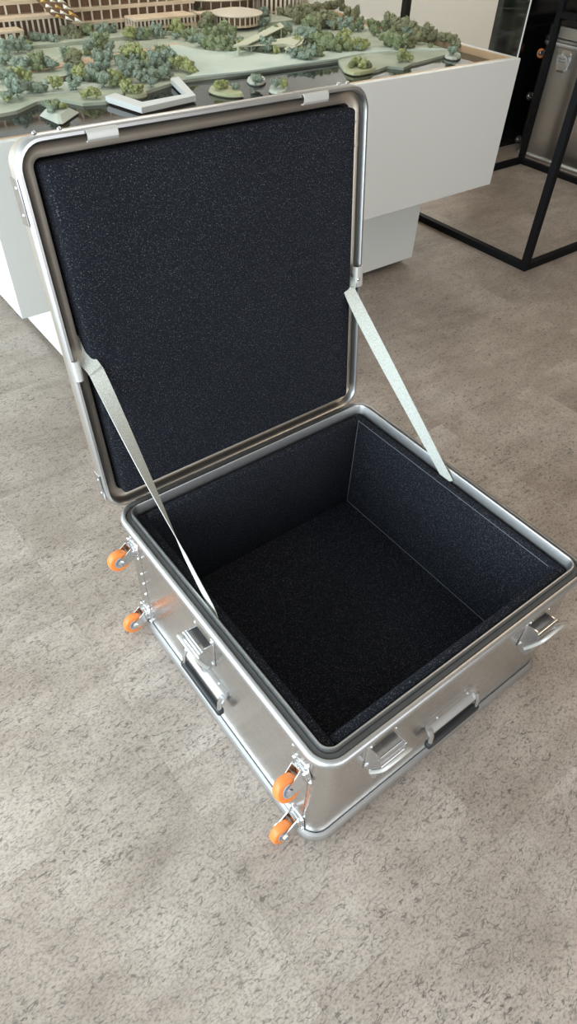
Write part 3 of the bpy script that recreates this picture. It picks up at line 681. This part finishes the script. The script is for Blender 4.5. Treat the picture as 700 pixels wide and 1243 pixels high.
# trees: six clump shapes times four foliage colours
def clump(seed):
    rnd = random.Random(seed); b = bmesh.new()
    tube(b, ((0, 0, -.05), (.01, 0, .25), (0, .02, .45)), [.05, .04, .03], 5)
    blobs = [(Vector((0, 0, .38)), .28)]
    for k in range(9):
        a = rnd.uniform(0, 6.283); r = rnd.uniform(.12, .34); blobs.append((Vector((r*math.cos(a), r*math.sin(a), rnd.uniform(.16, .66))), rnd.uniform(.11, .20)))
    for c, r in blobs:
        res = bmesh.ops.create_icosphere(b, subdivisions=1, radius=r, matrix=Matrix.Translation(c))
        for v in res['verts']: v.co = c + (v.co - c) * rnd.uniform(.72, 1.22)
    for k in range(330):
        d = Vector((rnd.gauss(0, 1), rnd.gauss(0, 1), rnd.gauss(0, 1))).normalized()
        c, r = rnd.choice(blobs); p = c + d * r * rnd.uniform(.9, 1.25)
        if p.z < .04: continue
        u_ = d.orthogonal().normalized() * rnd.uniform(.022, .045); w_ = d.cross(u_) * rnd.uniform(.7, 1.2)
        u_ += d*rnd.uniform(-.03, .03)
        b.faces.new([b.verts.new(p+u_), b.verts.new(p+w_), b.verts.new(p-u_), b.verts.new(p-w_)])
    me = bpy.data.meshes.new('tree'); b.to_mesh(me); b.free(); return me
CL = {}
for c in 'tgyo':
    for s in range(4):
        me = clump(s*7 + ord(c)); me.materials.append(M['tree_'+c]); CL[(c, s)] = me
base = wloc(model)
for x, y, w, c in [t for t in TREES if t[1] > 1.92 and t[2] > .045][:100]:
    TREES.append((x + random.uniform(-.05, .05), y + random.uniform(-.03, .06), w*random.uniform(.6, .85), random.choice((c, c, 'g', 't'))))
for i, (x, y, w, c) in enumerate(TREES):
    t_ = bpy.data.objects.new('tree', CL[(c, random.randrange(4))]); COL.objects.link(t_); t_.parent = model
    hgt = random.uniform(.95, 1.25); s = w*1.26
    if 2.66 < y < 2.95 and 1.15 < x < 1.4 and w < .06 and i in ROOFTREES: z = .868
    else: z = .8105
    t_.location = Vector((x, y, z)) - base; t_.scale = (s, s, s*hgt*.85); t_.rotation_euler = (0, 0, random.uniform(0, 6.28))

# buildings
def bldg(label): 
    b = bmesh.new(); return b
def building(label, core, slabs, cols, cm=None):
    """core boxes, slab boxes, column boxes in world coordinates"""
    b = bmesh.new()
    for c in core: box(b, *c)
    bo = obj('building', b, M['core'], model, label, world=True)
    for s in slabs: obj('floor_slab', B(*s), M['slab'], bo, world=True)
    k = bmesh.new()
    for c in cols: box(k, *c)
    o = obj('columns', k, cm or M['column'], bo, world=True); o['kind'] = 'stuff'
    return bo
G = .822
obj('terrain_step', B(IX0+.0145, 1.95, 2.615, IY1-.021, .8102, G), M['land'], model, world=True)
def row(x0, x1, y, z0, z1, step, w=.006, d=.006):
    n = max(1, int(round((x1-x0)/step))); return [(x0+(x1-x0)*i/n-w/2, x0+(x1-x0)*i/n+w/2, y, y+d, z0, z1) for i in range(n+1)]
def rowy(x, y0, y1, z0, z1, step, w=.006):
    n = max(1, int(round((y1-y0)/step))); return [(x-w/2, x+w/2, y0+(y1-y0)*i/n-w/2, y0+(y1-y0)*i/n+w/2, z0, z1) for i in range(n+1)]
# terraced block, far left
core, slabs, cols = [], [], []
z = G; yf = 2.72
for k, h in enumerate((.068, .040, .040, .040, .040, .040, .040)):
    y = yf + (.0 if k == 0 else .02 + .035*k)
    core.append((.30, .90, y+.03, 3.20+.0, z, z+h-.008)); slabs.append((.28, .92, y, 3.22, z+h-.010, z+h))
    cols += row(.29, .90, y+.006, z, z+h-.010, .022 if k == 0 else .05, .006)
    z += h
building('terraced timber block with a tall colonnade', core, slabs, cols)
building('low pavilion with white frames', [(.30, .70, 2.66, 2.70, G, G+.036)], [(.29, .70, 2.64, 2.715, G+.037, G+.043)], row(.30, .69, 2.645, G, G+.037, .028, .009))
# middle block
core, slabs, cols = [], [], []
z = G
for k, h in enumerate((.035, .042, .042, .042, .042, .042, .042)):
    y = 2.74 + (0 if k == 0 else .012*k)
    core.append((.95, 1.50-.02*k, y+.025, 3.16, z, z+h-.008)); slabs.append((.93, 1.52-.02*k, y, 3.18, z+h-.011, z+h))
    cols += row(.945, 1.50-.02*k, y+.004, z, z+h-.010, .020 if k == 0 else .042, .006)
    z += h
building('timber office block with gridded terraces', core, slabs, cols)
# wing with two window rows
z = G; core, slabs, cols = [], [], []
for k, h in enumerate((.019, .027)):
    core.append((1.175, 1.42, 2.655, 2.733, z, z+h-.006)); slabs.append((1.155, 1.435, 2.635, 2.735, z+h-.007, z+h))
    cols += row(1.16, 1.43, 2.638, z, z+h-.006, .018, .006) + rowy(1.160, 2.64, 2.73, z, z+h-.006, .022)
    z += h
building('projecting wing with a planted roof', core, slabs, cols)
building('small white colonnade', [(1.49, 1.60, 2.70, 2.73, G, G+.03)], [(1.48, 1.62, 2.68, 2.738, G+.034, G+.040)], row(1.485, 1.615, 2.683, G, G+.034, .018, .006))
# leaning diagrid facade
a0, a1, a2, a3 = Vector((.835, 2.660, .893)), Vector((.948, 2.665, .866)), Vector((.738, 2.69, .995)), Vector((.82, 2.69, 1.017))
b = bmesh.new(); g2 = bmesh.new(); nn = Vector((0, -1, .25)).normalized()
def dg(u_, v_): return (a0.lerp(a1, u_)).lerp(a2.lerp(a3, u_), v_)
fr_ = [dg(0, 0), dg(1, 0), dg(1, 1), dg(0, 1)]
for f in ([v for v in fr_],): 
    va = [b.verts.new(v) for v in f]; vb_ = [b.verts.new(v + Vector((0, .03, 0))) for v in f]
    b.faces.new(va); b.faces.new(vb_[::-1])
    for i in range(4): b.faces.new([va[i], va[(i+1) % 4], vb_[(i+1) % 4], vb_[i]])
bo = obj('building', b, M['core'], model, 'leaning gold lattice tower with white triangles', world=True)
nu, nv = 3, 7
for i in range(nu):
    for j in range(nv):
        t3 = [dg(i/nu, j/nv), dg((i+1)/nu, j/nv), dg((i+.5)/nu, (j+.85)/nv)]; ap = (t3[0]+t3[1]+t3[2])/3 + nn*.010
        q = bmesh.new(); vv = [q.verts.new(v+nn*.001) for v in t3]; av = q.verts.new(ap)
        for k in range(3): q.faces.new([vv[k], vv[(k+1) % 3], av])
        q.faces.new(vv[::-1])
        obj('facet', q, M['white_tri'] if (i+j) % 3 else M['gold'], bo, world=True)
# round pavilions
def ell(cx, cy, rx, ry, z0, z1, n=36, s=1.0):
    b = bmesh.new(); prism(b, [(cx+rx*s*math.cos(6.2832*i/n), cy+ry*s*math.sin(6.2832*i/n)) for i in range(n)], z0, z1); return b
for cx, cy, rx, ry, zr, lab in ((1.72, 2.90, .24, .16, .888, 'round pavilion with a broad flat roof'), (1.64, 2.64, .120, .10, .862, 'smaller round pavilion with a domed roof')):
    bo = obj('building', ell(cx, cy, rx*.72, ry*.72, G, zr-.004), M['core'], model, lab, world=True)
    q = bmesh.new(); rings = []
    for s, z in ((.97, zr-.004), (1.0, zr), (.97, zr+.004), (.55, zr+.012), (.1, zr+.016)):
        rings.append([q.verts.new((cx+rx*s*math.cos(6.2832*i/40), cy+ry*s*math.sin(6.2832*i/40), z)) for i in range(40)])
    for a, c in zip(rings, rings[1:]):
        for i in range(40): q.faces.new([a[i], a[(i+1) % 40], c[(i+1) % 40], c[i]])
    q.faces.new(rings[0][::-1]); q.faces.new(rings[-1])
    obj('roof', q, M['roof'], bo, world=True, smooth=50)
    obj('floor_slab', ell(cx, cy, rx*.85, ry*.85, G, G+.007), M['slab'], bo, world=True)
    k = bmesh.new()
    for i in range(26):
        a = 6.2832*i/26; x, y = cx+rx*.84*math.cos(a), cy+ry*.84*math.sin(a); tube(k, ((x, y, G), (x, y, zr-.003)), .003, 5)
    o = obj('columns', k, M['column'], bo, world=True); o['kind'] = 'stuff'
# slatted drum
cx, cy, r = 2.03, 2.88, .150
bo = obj('building', ell(cx, cy, r*.9, r*.9, G, .975), M['core'], model, 'slatted timber drum tower', world=True)
for z in (G+.004, .875, .94): obj('floor_slab', ell(cx, cy, r*.97, r*.97, z, z+.006), M['slab'], bo, world=True)
for i in range(46):
    a = 6.2832*i/46; q = bmesh.new()
    for k in range(3):
        zz = G + k*.055; aa = a + (.02 if k % 2 else -.02)
        box(q, -.004, .006, -.0045, .0045, 0, .056, Matrix.Translation((cx+r*math.cos(aa), cy+r*math.sin(aa), zz)) @ Matrix.Rotation(aa, 4, 'Z'))
    obj('slat', q, M['column'], bo, world=True)

# ------------------------------------------------------------------ acrylic cover
cov = thing('acrylic_cover', 'tall clear acrylic cover enclosing the landscape model', 'cover', ((TX0+TX1)/2, (TY0+TY1)/2, TZ1))
CX0, CX1, CY0, CY1, CZ = TX0+.008, TX1-.012, TY0+.008, TY1-.012, TZ1+.62
for nm, c in (('front_pane', (CX0, CX1, CY0, CY0+.005)), ('back_pane', (CX0, CX1, CY1-.005, CY1)), ('side_pane', (CX0, CX0+.005, CY0+.0055, CY1-.0055)), ('side_pane', (CX1-.005, CX1, CY0+.0055, CY1-.0055))):
    if nm == 'front_pane': pass
    obj(nm, B(*c, TZ1+.0005, CZ), M['acrylic'], cov, world=True)
obj('top_pane', B(CX0, CX1, CY0, CY1, CZ+.0003, CZ+.005), M['acrylic'], cov, world=True)
for x in (CX0-.0045, CX1+.0005):
    for y in (CY0-.0005, CY1-.0035): obj('corner_edge', B(x, x+.004, y, y+.004, TZ1+.0005, CZ), M['acrylic_edge'], cov, world=True)

# ------------------------------------------------------------------ black frame
RX0, RX1, RY0, RY1, RH, TB = 2.415, 3.68, 1.385, 2.42, 2.10, 0.032
rack = thing('frame_stand', 'tall open stand of black square steel tube to the right of the white table', 'stand', ((RX0+RX1)/2, (RY0+RY1)/2, 0))
for x in (RX0, RX1-TB):
    for y in (RY0, RY1-TB): obj('post', B(x, x+TB, y, y+TB, 0, RH, .001, 1), M['black_steel'], rack, world=True)
for z in (0, RH-TB):
    for y in (RY0, RY1-TB): obj('rail', B(RX0+TB+.0003, RX1-TB-.0003, y, y+TB, z, z+TB, .001, 1), M['black_steel'], rack, world=True)
    for x in (RX0, RX1-TB): obj('rail', B(x, x+TB, RY0+TB+.0003, RY1-TB-.0003, z, z+TB, .001, 1), M['black_steel'], rack, world=True)

obj('rail', B(RX1-TB, RX1, RY0+TB+.0003, RY1-TB-.0003, .755, .755+TB, .001, 1), M['black_steel'], rack, world=True)

# ------------------------------------------------------------------ second case behind
bx0, bx1, by0, by1, bz = 3.80, 4.46, 1.86, 2.575, 0.62
c2 = thing('aluminium_case', 'closed aluminium case with an orange caster in the shade behind the black frame', 'case', ((bx0+bx1)/2, (by0+by1)/2, 0))
P2 = rrect(bx0, bx1, by0, by1, .05)
bm = bmesh.new(); rg = sweep(bm, P2, [(-.035, .004), (-.012, .004), (-.012, bz)]); bm.faces.new(rg[0][::-1])
obj('body', bm, M['alu_shaded'], c2, world=True, smooth=30)
bm = bmesh.new(); sweep(bm, P2, [(-.014, .026), (-.004, .024), (0, .014), (-.004, .002), (-.014, 0), (-.024, 0)]); obj('base_rim', bm, M['rim'], c2, world=True, smooth=40)
bm = bmesh.new(); sweep(bm, P2, [(-.014, bz-.026), (-.003, bz-.022), (0, bz-.010), (-.003, bz-.001), (-.020, bz)]); obj('top_rim', bm, M['rim'], c2, world=True, smooth=40)
bm = bmesh.new(); rg = sweep(bm, P2, [(-.012, bz+.002), (0, bz+.004), (0, bz+.016), (-.006, bz+.022), (-.010, bz+.022), (-.010, bz+.075), (-.02, bz+.083)]); bm.faces.new(rg[-1])
l2 = obj('lid', bm, M['alu_shaded'], c2, world=True, smooth=30)
for dy in (.24, .265):
    bm = bmesh.new(); dome(bm, (bx0+.010, by1-dy, bz+.05), (-1, 0, 0), .004, .003); obj('rivet', bm, M['chrome'], l2, world=True)
for o_, X in (((bx0+.012, by1-.19, bz-.085), (0, -1, 0)), ((bx0+.012, by0+.19, bz-.085), (0, -1, 0))):
    c = copy_tree(lp, c2); c.matrix_local = local_to(c2, basis(o_, X, (0, 0, 1)))
for x_ in (bx0+.07, bx1-.07):
    for z_ in (bz-.07, .32, .07):
        c = copy_tree(proto, c2); c.matrix_local = wall_mtx(c2, (x_, by1-.012, z_), (0, 0, -1), (0, 1, 0))
        if z_ < .5:
            del c['label']
            for g in c.children:
                if 'wheel' in g.name: g.data = g.data.copy(); g.data.materials[0] = M['rubber']; del g['label']
bm = bmesh.new(); box(bm, 3.90, 4.38, 1.95, 2.30, bz+.0835, bz+.30, None, .006, 2)
o = obj('storage_box', bm, M['navy']); o['label'] = 'dark blue box lying on the closed aluminium case'; o['category'] = 'box'
